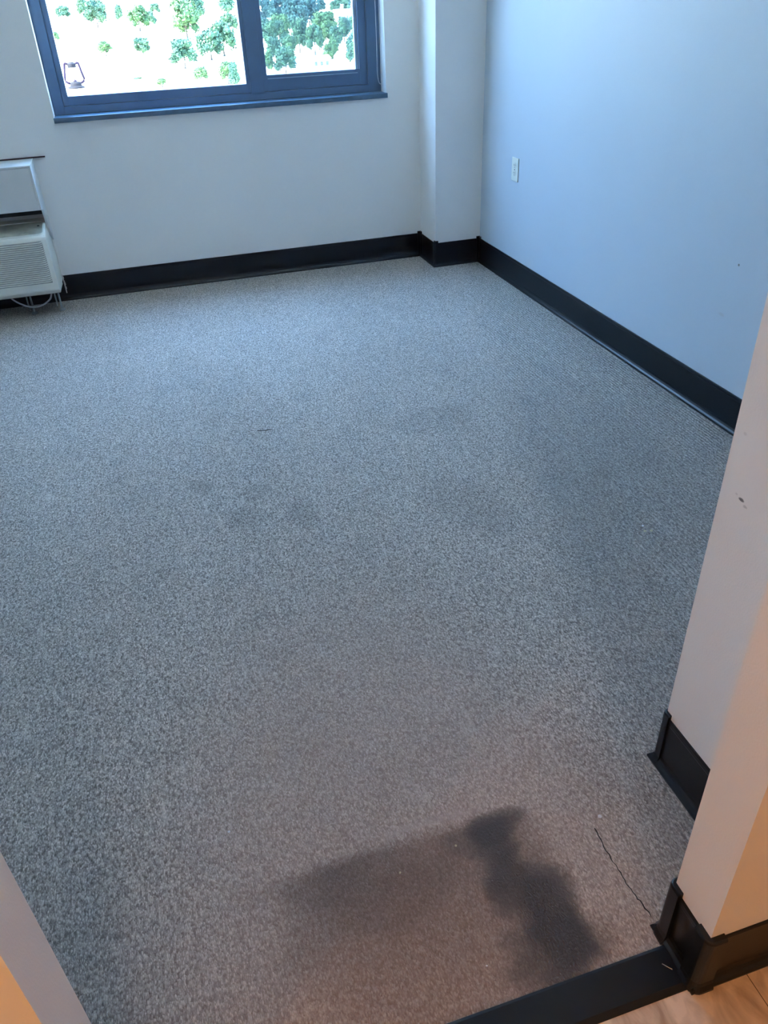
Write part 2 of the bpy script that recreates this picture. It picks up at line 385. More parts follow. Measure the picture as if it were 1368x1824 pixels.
def sweep(bm, path, prof):
    """sweep profile (offset from wall, z) along an xy path; the wall is on the left hand side, mitred corners"""
    P = [Vector(q) for q in path]; rings = []
    for i, q in enumerate(P):
        d0 = (P[i] - P[i - 1]).normalized() if i > 0 else None
        d1 = (P[i + 1] - P[i]).normalized() if i < len(P) - 1 else None
        nn = []
        for d in (d0, d1):
            if d is not None: nn.append(Vector((d.y, -d.x)))
        if len(nn) == 2:
            mm = (nn[0] + nn[1]).normalized(); s = 1 / max(0.2, mm.dot(nn[0])); off = mm * s
        else: off = nn[0]
        rings.append([bm.verts.new((q.x + off.x * a, q.y + off.y * a, z)) for a, z in prof])
    k = len(prof)
    for A, B in zip(rings, rings[1:]):
        for j in range(k): bm.faces.new((A[j], A[(j + 1) % k], B[(j + 1) % k], B[j]))
    bm.faces.new(rings[0][::-1]); bm.faces.new(rings[-1])
BASE = [(0, 0), (0.0155, 0), (0.0155, 0.0035), (0.0135, 0.008), (0.0085, 0.014), (0.005, 0.021), (0.0035, 0.03), (0.0035, 0.132), (0.0048, 0.135), (0.0048, 0.145), (0.0035, BH), (0, BH)]
def cap_prof(t=0.0035, extra=0.013):
    w = 0.0045 + t
    return [(-0.004, 0), (w + 0.007, 0), (w + 0.0065, 0.005), (w + 0.002, 0.015), (w, 0.024),
            (w, BH + extra - 0.006), (w - 0.0015, BH + extra - 0.0015), (w - 0.004, BH + extra), (-0.004, BH + extra)]

# ------------------------------------------------------------------ room shell
b = BM(); bx(b, XL - 0.1, R + 0.12, BY1 - 0.03, D + 0.05, -0.12, 0.0); floor = struct(obj('floor', b, M['carpet']), 'grey looped-pile carpet with dark patches by the doorway')
b = BM(); bx(b, HX0 - 0.1, HX1 + 0.1, HY0 - 0.1, BY1 - 0.03, -0.12, 0.0); struct(obj('floor', b, M['tile']), 'marbled tan vinyl tile floor of the hallway')
b = BM(); bx(b, XL - 0.1, R + 0.12, BY2, D + 0.22, CEIL, CEIL + 0.15); struct(obj('ceiling', b, M['ceiling']))
b = BM(); bx(b, HX0 - 0.1, R + 0.12, HY0 - 0.1, BY2, CEIL, CEIL + 0.15); struct(obj('ceiling', b, M['ceiling']))
# far wall round the window hole
b = BM()
bx(b, XL - 0.1, WX0, D, D + 0.22, 0, CEIL); bx(b, WX1, R + 0.12, D, D + 0.22, 0, CEIL)
bx(b, WX0, WX1, D, D + 0.22, 0, WZ0 - 0.026); bx(b, WX0, WX1, D, D + 0.22, WZ1, CEIL)
struct(obj('wall_far', b, M['wall']), 'pale wall below and beside the window')
b = BM(); bx(b, CX, R, D - CD, D, 0, CEIL); struct(obj('wall_column', b, M['wall']), 'square pale column in the far right corner')
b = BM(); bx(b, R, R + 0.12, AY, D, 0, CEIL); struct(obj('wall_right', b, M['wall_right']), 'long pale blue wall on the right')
b = BM(); bx(b, XL - 0.1, XL, BY2, D, 0, CEIL); struct(obj('wall_left', b, M['wall']))
# closet block and jamb on the right of the doorway, one L-shaped mass
b = BM(); prism(b, [(AX, BY1), (R + 0.12, BY1), (R + 0.12, AY), (AX, AY)], 0, CEIL, 'Z')
struct(obj('wall_near_right', b, M['wall_near']), 'grey end of the wall block just inside the doorway')
b = BM(); prism(b, [(BX, BY2), (R + 0.12, BY2), (R + 0.12, BY1), (BX, BY1)], 0, CEIL, 'Z')
struct(obj('wall_doorway_right', b, M['wall']), 'doorway jamb on the right')
b = BM(); prism(b, [(XL, BY2), (LX, BY2), (LX, BY1), (XL, BY1)], 0, CEIL, 'Z')
struct(obj('wall_doorway_left', b, M['wall']), 'doorway jamb at the bottom left corner')
b = BM(); bx(b, LX, BX, BY2, BY1, 2.2, CEIL); struct(obj('wall_doorway_header', b, M['wall']))
b = BM(); bx(b, HX0 - 0.1, HX0, HY0, BY2, 0, CEIL); struct(obj('wall_hall_left', b, M['wall']))
b = BM(); bx(b, HX1, HX1 + 0.1, HY0, BY2, 0, CEIL); struct(obj('wall_hall_right', b, M['wall']))
b = BM(); bx(b, HX0 - 0.1, HX1 + 0.1, HY0 - 0.1, HY0, 0, CEIL); struct(obj('wall_hall_back', b, M['wall']))

# ------------------------------------------------------------------ baseboards with corner caps
def corner(parent, pt, din, dout, leg=0.02, t=0.0035, extra=0.013):
    pt = Vector(pt); din = Vector(din); dout = Vector(dout)
    turn = din.x * dout.y - din.y * dout.x
    if turn < 0:      # inside corner of the room: keep the mitre
        path = [pt - din * leg, pt, pt + dout * leg]
    else:             # outside corner: rounded nose
        rr = 0.004; c = pt - din * rr + dout * rr; path = [pt - din * leg]
        for k in range(7):
            a = math.pi / 2 * k / 6
            path.append(c - dout * rr * math.cos(a) + din * rr * math.sin(a))
        path.append(pt + dout * leg)
    bm = BM(); sweep(bm, path, cap_prof(t, extra))
    return obj('corner_cap', bm, M['vinyl'], parent)
HEAT_X = -0.515
b = BM(); sweep(b, [(XL, D), (CX, D)], BASE); bb_far = struct(obj('baseboard_far', b, M['vinyl']), 'black vinyl baseboard under the window')
b = BM(); sweep(b, [(CX, D - 0.006), (CX, D - CD), (R, D - CD)], BASE); bb_col = struct(obj('baseboard_column', b, M['vinyl']), 'black vinyl baseboard round the column')
b = BM(); sweep(b, [(R, D - CD - 0.006), (R, AY)], BASE); bb_right = struct(obj('baseboard_right', b, M['vinyl']), 'long black vinyl baseboard on the right wall')
corner(bb_far, (CX, D), (1, 0), (0, -1), 0.024)
corner(bb_col, (CX, D - CD), (0, -1), (1, 0), 0.016)
corner(bb_right, (R, D - CD), (1, 0), (0, -1), 0.024)
b = BM(); sweep(b, [(R, AY), (AX, AY), (AX, BY1 + 0.002)], BASE); bb_a = struct(obj('baseboard_near_right', b, M['vinyl']), 'black vinyl baseboard on the wall block end')
corner(bb_a, (AX, AY), (-1, 0), (0, -1), 0.016)
b = BM(); sweep(b, [(AX - 0.005, BY1), (BX, BY1), (BX, BY2), (HX1, BY2)], BASE); bb_b = struct(obj('baseboard_doorway_right', b, M['vinyl']), 'black vinyl baseboard wrapping the right jamb')
corner(bb_b, (BX, BY1), (-1, 0), (0, -1), 0.022, 0.006, 0.014)
corner(bb_b, (BX, BY2), (0, -1), (1, 0), 0.026, 0.008, 0.008)
b = BM(); sweep(b, [(HX0, BY2), (LX, BY2), (LX, BY1), (XL, BY1)], BASE); struct(obj('baseboard_doorway_left', b, M['vinyl']))

# threshold strip across the doorway
b = BM(); prism(b, [(0.508, 0.0), (0.588, 0.0), (0.587, 0.0055), (0.582, 0.0065), (0.520, 0.0045), (0.509, 0.0012)], LX, BX, 'X')
struct(obj('trim_1', b, M['vinyl']), 'black vinyl threshold strip between carpet and tile')

# ------------------------------------------------------------------ window
win = struct_empty('window_1', (0.6, D + 0.14, WZ0), 'dark blue-grey framed window with a wide left and a narrow right pane')
YF = D + 0.100       # room face of the frame
def rect_frame(bm, x0, x1, z0, z1, wl, wr, wb, wt, y0, y1, bev=0.002):
    bx(bm, x0, x0 + wl, y0, y1, z0, z1, bev); bx(bm, x1 - wr, x1, y0, y1, z0, z1, bev)
    bx(bm, x0 + wl - 0.001, x1 - wr + 0.001, y0, y1, z0, z0 + wb, bev); bx(bm, x0 + wl - 0.001, x1 - wr + 0.001, y0, y1, z1 - wt, z1, bev)
b = BM(); rect_frame(b, WX0, WX1, WZ0, WZ1, 0.058, 0.078, 0.040, 0.06, YF, YF + 0.09)
bx(b, 0.757, 0.835, YF, YF + 0.09, WZ0 + 0.03, WZ1 - 0.04, 0.002)
obj('window_frame', b, M['frame'], win)
b = BM(); rect_frame(b, WX0 + 0.059, 0.756, WZ0 + 0.0415, WZ1 - 0.062, 0.030, 0.022, 0.046, 0.04, YF + 0.007, YF + 0.06, 0.0015)
obj('pane_stop', b, M['frame'], win)
b = BM(); rect_frame(b, 0.8355, 1.4665, WZ0 + 0.041, WZ1 - 0.062, 0.024, 0.048, 0.083, 0.06, YF + 0.012, YF + 0.06, 0.002)
sash = obj('sash', b, M['frame'], win)
b = BM(); bx(b, 0.862, 1.405, YF + 0.005, YF + 0.012, 1.089, 1.0925); obj('sash_highlight', b, M['gasket_and_highlight'], sash)  # pale bead drawn for the highlight on the sash ledge
b = BM(); bx(b, 1.4005, 1.4180, YF + 0.03, YF + 0.05, 1.108, WZ1 - 0.12); obj('gasket', b, M['gasket_and_highlight'], sash)
b = BM(); bx(b, -0.258, 0.736, YF + 0.035, YF + 0.041, WZ0 + 0.085, WZ1 - 0.1); obj('glass_pane', b, M['glass'], win)
b = BM(); bx(b, 0.858, 1.40, YF + 0.035, YF + 0.041, 1.108, WZ1 - 0.12); obj('glass_pane', b, M['glass'], win)
b = BM(); bx(b, 0.858, 1.40, YF + 0.075, YF + 0.0755, 1.07, WZ1 - 0.1); obj('insect_screen', b, M['screen'], win)
b = BM(); bx(b, WX0 - 0.004, WX1 + 0.004, D - 0.020, D + 0.001, WZ0 - 0.026, WZ0 - 0.0005, 0.002)
bx(b, WX0, WX1, D - 0.0015, YF + 0.09, WZ0 - 0.026, WZ0 - 0.0006)
obj('window_sill', b, M['sill'], win)

# bead chain of the blind hanging by the right reveal
ch = thing('bead_chain', 'thin white bead chain loop hanging along the right edge of the window', 'blind chain', (1.52, D + 0.07, 1.02))
b = BM()
strand_a = [(1.508 + 0.003 * math.sin(z * 6), D + 0.045, z) for z in [2.22 - 0.02 * i for i in range(55)]]
loopc = [(1.509, D + 0.046, 1.10), (1.5105, D + 0.048, 1.08), (1.513, D + 0.050, 1.062), (1.517, D + 0.053, 1.045), (1.523, D + 0.056, 1.032), (1.530, D + 0.060, 1.026), (1.5365, D + 0.064, 1.030), (1.540, D + 0.068, 1.045), (1.5415, D + 0.07, 1.07)]
strand_b = [(1.5418, D + 0.07, z) for z in [1.09 + 0.02 * i for i in range(57)]]
path = [q for q in strand_a if q[2] > 1.11] + loopc + strand_b
tube(b, path, 0.0010, 5)
obj('cord', b, M['chain'], ch)
b = BM()
acc = 0.0; last = Vector(path[0])
beads = []
for q in path[1:]:
    q = Vector(q); d = (q - last).length; k = 0.0
    while acc + (d - k) >= 0.006:
        k += 0.006 - acc; acc = 0.0
        beads.append(last + (q - last) * (k / d))
    acc += d - k; last = q
for q in beads:
    bmesh.ops.create_icosphere(b, subdivisions=1, radius=0.0021, matrix=Matrix.Translation(q))
o = obj('beads', b, M['chain'], ch); o['kind'] = 'stuff'

# ------------------------------------------------------------------ heater and its boxed cover
hb = thing('heater_cover_box', 'white painted box cover jutting from the wall above the louvered heater', 'box cover', (-1.0, 4.9, 0.57))
XR = -0.507
b = BM(); bx(b, -1.70, XR - 0.012, 4.800, 4.815, 0.571, 0.786, 0.002); obj('front_panel', b, M['box'], hb)
b = BM(); bx(b, -1.70, XR, 4.800, D - 0.001, 0.787, 0.797, 0.002); obj('top_panel', b, M['box'], hb)
b = BM(); prism(b, [(4.800, 0.786), (D - 0.001, 0.786), (D - 0.001, 0.36), (4.97, 0.40), (4.885, 0.56), (4.800, 0.571)], XR - 0.011, XR, 'X')
obj('side_panel', b, M['box'], hb)
b = BM(); bx(b, -1.70, XR - 0.012, 4.90, D - 0.001, 0.532, 0.57); obj('gap_shade_block', b, M['black'], hb)  # black block standing in for the shaded gap under the cover
b = BM(); bx(b, -1.72, -0.441, D - 0.014, D - 0.0005, 0.7975, 0.8035, 0.001)
tag(obj('wall_strip', b, M['maroon']), 'thin dark maroon strip on the wall along the top of the white heater cover', 'strip')

ht = thing('wall_heater', 'grey-beige louvered through-wall heater unit at the left edge under its white cover', 'heater', (-1.0, 4.9, 0.13))
HX = -0.519
YN = 4.750
b = BM()
prof = [(4.775, 0.128), (YN + 0.003, 0.150), (YN, 0.158), (YN, 0.428), (YN + 0.004, 0.440), (YN + 0.014, 0.449), (YN + 0.03, 0.453), (4.93, 0.483), (D - 0.05, 0.49), (D - 0.002, 0.485), (D - 0.002, 0.128)]
prism(b, prof, -1.65, HX, 'X')
body = obj('body', b, M['heater'], ht)
# tapered right lower skirt
b = BM(); prism(b, [(4.770, 0.129), (4.80, 0.119), (D - 0.002, 0.100), (D - 0.002, 0.127), (4.775, 0.1275)], -1.65, HX - 0.006, 'X'); obj('bottom_skirt', b, M['heater_dirty'], ht)
# grille: dark backing with protruding curved louvers
b = BM()
nl = 21; z0, z1 = 0.196, 0.418
for i in range(nl):
    z = z0 + (z1 - z0) * (i + 0.5) / nl; hh = (z1 - z0) / nl * 0.36
    xe = -0.546 + 0.0012 * math.sin(i)
    ring = []
    pth = [(-1.62, 0), (-0.575, 0), (-0.560, 0.0010), (-0.550, 0.0030), (xe, 0.0058)]
    A = []
    for x, up in pth:
        t = max(0.15, 1.0 - max(0, (x + 0.56)) / 0.02)
        A.append([b.verts.new((x, YN - 0.0002, z + up - hh)), b.verts.new((x, YN - 0.006 * t, z + up - hh * 0.3)), b.verts.new((x, YN - 0.006 * t, z + up + hh * 0.6)), b.verts.new((x, YN - 0.0002, z + up + hh))])
    for P0, P1 in zip(A, A[1:]):
        for j in range(4): b.faces.new((P0[j], P0[(j + 1) % 4], P1[(j + 1) % 4], P1[j]))
    b.faces.new(A[0]); b.faces.new(A[-1][::-1])
gb = BM(); bx(gb, -1.62, -0.545, YN - 0.0006, YN + 0.004, z0 - 0.002, z1 + 0.004)
gr = obj('grille_backing', gb, M['heater_dark'], ht)
obj('louvers', b, M['heater'], gr)
# control lid: recessed grimy plate with a rounded raised rim
def slope_z(y): return 0.453 + (y - (YN + 0.03)) * (0.030 / (4.93 - YN - 0.03))
def rrect(x0, x1, y0, y1, r, k=6):
    out = []
    for cx, cy, a0 in ((x1 - r, y1 - r, 0), (x0 + r, y1 - r, 90), (x0 + r, y0 + r, 180), (x1 - r, y0 + r, 270)):
        for j in range(k + 1):
            a = math.radians(a0 + 90 * j / k); out.append((cx + r * math.cos(a), cy + r * math.sin(a)))
    return out
b = BM(); rr = rrect(-1.60, -0.536, YN + 0.026, 4.935, 0.022)
A = [b.verts.new((x, y, slope_z(y) + 0.0008)) for x, y in rr]; B = [b.verts.new((x, y, slope_z(y) - 0.002)) for x, y in rr]
b.faces.new(A); k = len(rr)
for i in range(k): b.faces.new((A[i], A[(i + 1) % k], B[(i + 1) % k], B[i]))
lid = obj('control_lid', b, M['heater_dirty'], ht)
b = BM(); pts = [(x, y, slope_z(y) + 0.001) for x, y in rrect(-1.605, -0.531, YN + 0.022, 4.94, 0.026)]
tube(b, pts + [pts[0], pts[1]], 0.0042, 8, False); obj('lid_rim', b, M['heater'], ht, True)
b = BM(); lathe(b, [(0.0, 0.004), (0.005, 0.0035), (0.007, 0.001), (0.007, -0.002)], (-0.556, 4.885, slope_z(4.885) + 0.001), 16); obj('lid_screw', b, M['slot'], lid)
for lx in (-0.545, -0.70, -1.2):
    b = BM(); tube(b, [(lx, 4.86, 0.119), (lx, 4.86, 0.012)], 0.0055, 10); lathe(b, [(0, 0.014), (0.012, 0.012), (0.018, 0.006), (0.018, 0.0), (0, 0)], (lx, 4.86, 0.0), 16)
    bx(b, lx - 0.022, lx - 0.018, 4.84, 4.88, 0.03, 0.119); obj('leveling_leg', b, M['clear_leg'], ht)
b = BM()
cp = []
for i in range(25):
    t = i / 24; x = -0.80 + 0.245 * t
    z = 0.118 - 0.075 * math.sin(math.pi * min(1, t * 1.0)) ** 0.8
    if t > 0.85: x = -0.80 + 0.245 * 0.85 + (t - 0.85) * 0.10
    cp.append((x, 4.83 + 0.02 * t, z))
tube(b, cp, 0.0048, 8)
obj('power_cord', b, M['cord'], ht, True)
# chipped plaster edge where the baseboard stops by the heater
b = BM()
for i in range(9):
    z = 0.045 + i * 0.012; wv = 0.006 + 0.006 * random.random() - abs(i - 4) * 0.0006
    bx(b, HX + 0.0015, HX + 0.0015 + wv, D - 0.010, D - 0.0005, z, z + 0.0135)
struct(obj('trim_2', b, M['plaster']), 'rough chipped plaster beside the heater')
b = BM(); prism(b, [(-0.516, 0.50), (-0.508, 0.53), (-0.497, 0.47), (-0.505, 0.36), (-0.512, 0.20), (-0.5165, 0.16)], D - 0.003, D - 0.0003, 'Y')
struct(obj('trim_3', b, M['wall']), 'thin skim of wall filler beside the heater cover')

# ------------------------------------------------------------------ outlet on the right wall
ot = thing('wall_outlet', 'white duplex outlet with its cover plate on the blue-lit right wall', 'outlet', (R, 4.285, 0.633))
b = BM(); bx(b, R - 0.0062, R - 0.0002, 4.245, 4.325, 0.572, 0.694, 0.002); obj('cover_plate', b, M['plate'], ot)
for zc in (0.613, 0.653):
    b = BM(); poly = [(4.285 + 0.017 * math.cos(a), zc + 0.0145 * math.sin(a)) for a in [2 * math.pi * i / 24 for i in range(24)]]
    prism(b, poly, R - 0.0078, R - 0.0055, 'X'); rc = obj('receptacle', b, M['plate'], ot)
    b = BM()
    for dy in (-0.0065, 0.0065): bx(b, R - 0.0082, R - 0.0070, 4.285 + dy - 0.0013, 4.285 + dy + 0.0013, zc - 0.001, zc + 0.008)
    prism(b, [(4.285 + 0.0028 * math.cos(a), zc - 0.0075 + 0.0028 * math.sin(a)) for a in [2 * math.pi * i / 10 for i in range(10)]], R - 0.0082, R - 0.0070, 'X')
    obj('slots', b, M['slot'], rc)
b = BM(); bmesh.ops.create_uvsphere(b, u_segments=10, v_segments=6, radius=0.003, matrix=Matrix.Translation((R - 0.006, 4.285, 0.633))); obj('screw', b, M['slot'], ot)

# ------------------------------------------------------------------ lantern on the ledge outside
b = BM(); bx(b, -1.2, 0.22, D + 0.232, 6.6, 0.70, 1.030, 0.01)
tag(obj('concrete_ledge', b, M['concrete']), 'sunlit pale concrete ledge outside the left window pane under the lantern', 'ledge')
lx, ly, lz = -0.240, 6.2, 1.0305
ln = thing('hurricane_lantern', 'small dark hurricane lantern standing outside the lower left of the window', 'lantern', (lx, ly, lz))
b = BM(); lathe(b, [(0, 0), (0.050, 0.0), (0.055, 0.003), (0.053, 0.008), (0.038, 0.015), (0.034, 0.030), (0.026, 0.038), (0, 0.040)], (lx, ly, lz)); obj('fuel_tank', b, M['lantern_base'], ln, False)
b = BM(); lathe(b, [(0.012, 0.033), (0.014, 0.040), (0.010, 0.046), (0.004, 0.052), (0, 0.054)], (lx, ly, lz)); obj('burner', b, M['lantern'], ln)
b = BM(); lathe(b, [(0.016, 0.036), (0.026, 0.055), (0.030, 0.075), (0.027, 0.100), (0.019, 0.126)], (lx, ly, lz)); obj('glass_globe', b, M['globe'], ln, True)
b = BM(); lathe(b, [(0.0, 0.118), (0.024, 0.118), (0.028, 0.124), (0.026, 0.140), (0.016, 0.150), (0.0, 0.152)], (lx, ly, lz)); tp = obj('chimney_cap', b, M['lantern_base'], ln)
b = BM()
for k in range(6):
    a = k * math.pi / 3
    tube(b, [(lx + 0.013 * math.cos(a), ly + 0.013 * math.sin(a), lz + 0.148), (lx + 0.011 * math.cos(a), ly + 0.011 * math.sin(a), lz + 0.160), (lx, ly, lz + 0.165)], 0.0014, 6)
lathe(b, [(0, 0.1635), (0.006, 0.165), (0, 0.169)], (lx, ly, lz), 12)
obj('crown', b, M['lantern'], tp)
for s in (-1, 1):
    b = BM()
    tube(b, [(lx + s * 0.015, ly, lz + 0.134), (lx + s * 0.038, ly, lz + 0.146), (lx + s * 0.043, ly, lz + 0.143), (lx + s * 0.046, ly, lz + 0.13), (lx + s * 0.054, ly, lz + 0.085), (lx + s * 0.062, ly, lz + 0.050), (lx + s * 0.059, ly, lz + 0.042), (lx + s * 0.046, ly, lz + 0.033), (lx + s * 0.024, ly, lz + 0.026)], 0.0075, 8)
    obj('side_tube', b, M['lantern'], ln, True)

# ------------------------------------------------------------------ hillside, trees and houses outside
def terr(x, y): return -15 + 0.042 * max(0, y - 190) + 0.6 * math.sin(x * .05) * math.sin(y * .03)
b = BM(); NX, NY = 60, 90; g = []
for j in range(NY + 1):
    y = 5.6 + (1100 - 5.6) * (j / NY) ** 1.3; row = []
    for i in range(NX + 1):
        x = -500 + 1000 * i / NX; row.append(b.verts.new((x, y, terr(x, y))))
    g.append(row)
for j in range(NY):
    for i in range(NX): b.faces.new((g[j][i], g[j][i + 1], g[j + 1][i + 1], g[j + 1][i]))
o = obj('ground_outside', b, M['ground']); o['kind'] = 'structure'; o['label'] = 'sun-bleached hillside seen through the window'
for f in o.data.polygons: f.use_smooth = True

def crown_bm(seed, shape):
    """unit crown: height 1 (z 0.12..1), width 1, lobed mass with loose leaf clumps"""
    rnd = random.Random(seed); bm = BM()
    lobes = []
    nlob = 20
    for i in range(nlob):
        zz = rnd.uniform(0.28, 0.86); rad = {'round': 0.30 * math.sqrt(max(0.05, 1 - ((zz - 0.5) / 0.45) ** 2)), 'tall': 0.24 * (1.1 - zz), 'wide': 0.34 * (1.05 - zz * 0.7)}[shape]
        a = rnd.uniform(0, 6.283)
        lobes.append((Vector((rad * math.cos(a), rad * math.sin(a), zz)), rnd.uniform(0.09, 0.15)))
    lobes.append((Vector((0, 0, 0.55)), 0.18)); lobes.append((Vector((0, 0, 0.80)), 0.12))
    for c, r in lobes:
        res = bmesh.ops.create_icosphere(bm, subdivisions=2, radius=1.0)
        for v in res['verts']:
            d = v.co.normalized(); nzv = noise.noise(d * 3.1 + c * 9 + Vector((seed, 0, 0)))
            v.co = c + d * r * (0.82 + 0.35 * nzv)
        for _ in range(110):
            d = Vector((rnd.gauss(0, 1), rnd.gauss(0, 1), rnd.gauss(0, 1) + 0.2)).normalized()
            q = c + d * r * rnd.uniform(0.85, 1.55); s = rnd.uniform(0.018, 0.045)
            u = Vector((rnd.gauss(0, 1), rnd.gauss(0, 1), rnd.gauss(0, 1))).normalized(); w = u.cross(d)
            if w.length < 0.1: continue
            w.normalize(); u = w.cross(d).normalized() * 0.7 + d * 0.5
            vs = [bm.verts.new(q + u * s), bm.verts.new(q + w * s), bm.verts.new(q - u * s), bm.verts.new(q - w * s)]
            bm.faces.new(vs)
    return bm
def trunk_bm(seed):
    rnd = random.Random(seed); bm = BM()
    tube(bm, [(0, 0, -0.03), (0.01, 0, 0.15), (0.0, 0.01, 0.35), (0.01, 0, 0.6)], [0.035, 0.028, 0.022, 0.012], 7)
    for k in range(3):
        a = rnd.uniform(0, 6.28); tube(bm, [(0.01, 0, 0.25 + k * 0.07), (0.12 * math.cos(a), 0.12 * math.sin(a), 0.42 + k * 0.08)], [0.012, 0.006], 5)
    return bm
protos = {}
def proto(kind, shape, mat, seed):
    cm = crown_bm(seed, shape); me = bpy.data.meshes.new('crown'); cm.to_mesh(me); cm.free(); me.materials.append(M[mat])
    tm = trunk_bm(seed); mt_ = bpy.data.meshes.new('trunk'); tm.to_mesh(mt_); tm.free(); mt_.materials.append(M['trunk'])
    protos[kind] = (me, mt_)
for kd, sh, ma, sd in (('round', 'round', 'leaf', 1), ('round2', 'round', 'leaf_light', 2), ('tall', 'tall', 'leaf', 3), ('wide', 'wide', 'leaf', 4), ('dark', 'round', 'leaf_dark', 5), ('bush', 'wide', 'leaf_light', 6)):
    proto(kd, sh, ma, sd)
right_trees = [(60.3,350.0,7.5,6.0), (62.5,333.3,8.7,8.2), (64.2,311.5,9.3,7.8), (71.7,325.5,8.1,7.1), (97.9,455.9,5.1,8.4), (92.9,396.2,4.4,4.4), (94.3,376.0,4.7,4.7), (95.4,360.2,5.4,4.1), (78.3,289.9,5.5,4.1), (53.1,285.3,6.2,6.0), (45.8,263.1,6.6,4.9), (50.8,245.4,7.4,5.3), (53.9,240.0,6.7,4.3), (69.4,291.9,6.3,7.4), (62.3,249.6,5.7,4.1), (57.5,212.5,6.0,4.2), (59.7,222.1,5.7,3.4), (38.9,219.8,5.8,4.4), (38.8,205.5,5.2,4.7), (43.0,223.0,4.1,3.6), (53.5,222.5,3.6,2.8), (35.6,209.7,4.0,2.7), (50.4,272.0,5.6,4.0), (45.8,236.3,5.1,4.0), (62.3,262.2,5.6,4.2), (71.1,274.0,5.9,4.5), (56.8,232.1,4.1,3.2), (68.3,251.0,5.5,3.5), (57.9,270.4,4.4,3.4), (97.0,345.1,5.0,4.2), (80.3,329.2,3.3,4.1), (111.7,438.3,3.8,5.5)]
right_kind = ['dark','dark','dark','dark','wide','dark','round','wide','round','round2','round','wide','round','round2','round','round','tall','wide','wide','round2','round2','bush','wide','round','round2','wide','bush','tall','round2','wide','bush','wide']
left_trees = [(-15.7,443.2,5.1,6.1), (-7.1,458.4,6.8,6.9), (-1.6,378.2,8.8,8.0), (-0.4,272.3,3.6,4.5), (7.8,404.4,5.7,4.7), (13.5,359.4,7.2,7.2), (18.5,372.1,5.3,4.4), (9.6,263.1,4.4,4.4), (24.5,436.0,4.0,5.0), (36.5,432.0,8.5,9.5), (36.7,389.3,9.3,9.3), (26.4,308.4,9.3,8.2), (17.8,228.0,5.8,6.6), (26.0,241.0,6.5,6.6), (30.3,247.7,7.6,6.7), (53.1,406.1,9.8,8.8), (24.5,199.0,4.3,4.0), (19.0,204.0,3.0,3.4), (5.3,200.4,2.2,2.9), (10.2,200.9,1.7,2.5), (24.8,190.7,4.8,3.1), (-15.8,325.1,3.0,3.0), (42.5,323.5,5.9,5.9)]
left_kind = ['round','tall','round','bush','tall','round2','round','round','wide','round2','round','round2','wide','round','round','tall','bush','bush','bush','bush','tall','bush','round']
LAB = {'round': 'mid green rounded tree', 'round2': 'pale yellow-green rounded tree', 'tall': 'upright narrow-topped green tree', 'wide': 'broad low-crowned green tree', 'dark': 'dark blue-green tree', 'bush': 'small pale green bushy tree'}
def plant(spec, kd, side, idx):
    x, y, h, w = spec; me, mt_ = protos[kd]
    lab = LAB[kd] + (' on the hillside through the narrow right pane' if side == 'R' else ' on the bleached slope through the wide left pane')
    r = thing('leafy_tree', lab, 'tree', (x, y, terr(x, y) - 0.1), LAB[kd] + ('s through the right pane' if side == 'R' else 's through the left pane'))
    h *= 1.15; w *= 1.3
    r.scale = (w, w, h); r.rotation_euler = (0, 0, (idx * 2.399) % 6.283)
    for nm, dm in (('crown', me), ('trunk', mt_)):
        c = bpy.data.objects.new(nm, dm); C.objects.link(c); c.parent = r
for i, (s, k) in enumerate(zip(right_trees, right_kind)): plant(s, k, 'R', i)
for i, (s, k) in enumerate(zip(left_trees, left_kind)): plant(s, k, 'L', i + 40)
ORD = ['first', 'second', 'third', 'fourth', 'fifth', 'sixth', 'seventh', 'eighth', 'ninth', 'tenth', 'eleventh', 'twelfth', 'thirteenth', 'fourteenth']
groups = {}
for o in C.objects:
    if o.get('category') == 'tree': groups.setdefault(o['group'], []).append(o)
for gname, lst in groups.items():
    if len(lst) < 2: continue
    lst.sort(key=lambda q: q.location.x / q.location.y)
    for k, o in enumerate(lst):
        o['label'] = ORD[k] + ' from left of the ' + gname.replace('through the right pane', 'seen through the narrow right pane').replace('through the left pane', 'seen through the wide left pane')

def house(x, y, w, d, h, rot, label):
    z = terr(x, y)
    r = thing('house', label, 'house', (0, 0, 0))
    b = BM(); bx(b, -w / 2, w / 2, -d / 2, d / 2, -0.4, h); o1 = obj('walls', b, M['house_wall'], r)
    b = BM(); prism(b, [(-d / 2 - 0.3, h), (d / 2 + 0.3, h), (0, h + d * 0.22)], -w / 2 - 0.3, w / 2 + 0.3, 'X'); obj('roof', b, M['house_roof'], r)
    for k in range(3):
        b = BM(); xx = -w / 2 + w * (k + 0.5) / 3; bx(b, xx - 0.35, xx + 0.35, -d / 2 - 0.05, -d / 2 + 0.02, h * 0.35, h * 0.75); obj('window', b, M['house_glass'], r)
    r.location = (x, y, z); r.rotation_euler = (0, 0, rot)
    for c_ in r.children: c_.matrix_parent_inverse = Matrix()
house(48.5, 212.5, 4.4, 3.2, 2.2, 0.15, 'nearer pale low house low in the narrow right pane')
house(88.0, 335.0, 9.0, 6.0, 3.2, -0.1, 'farther pale house among the trees high in the right pane')

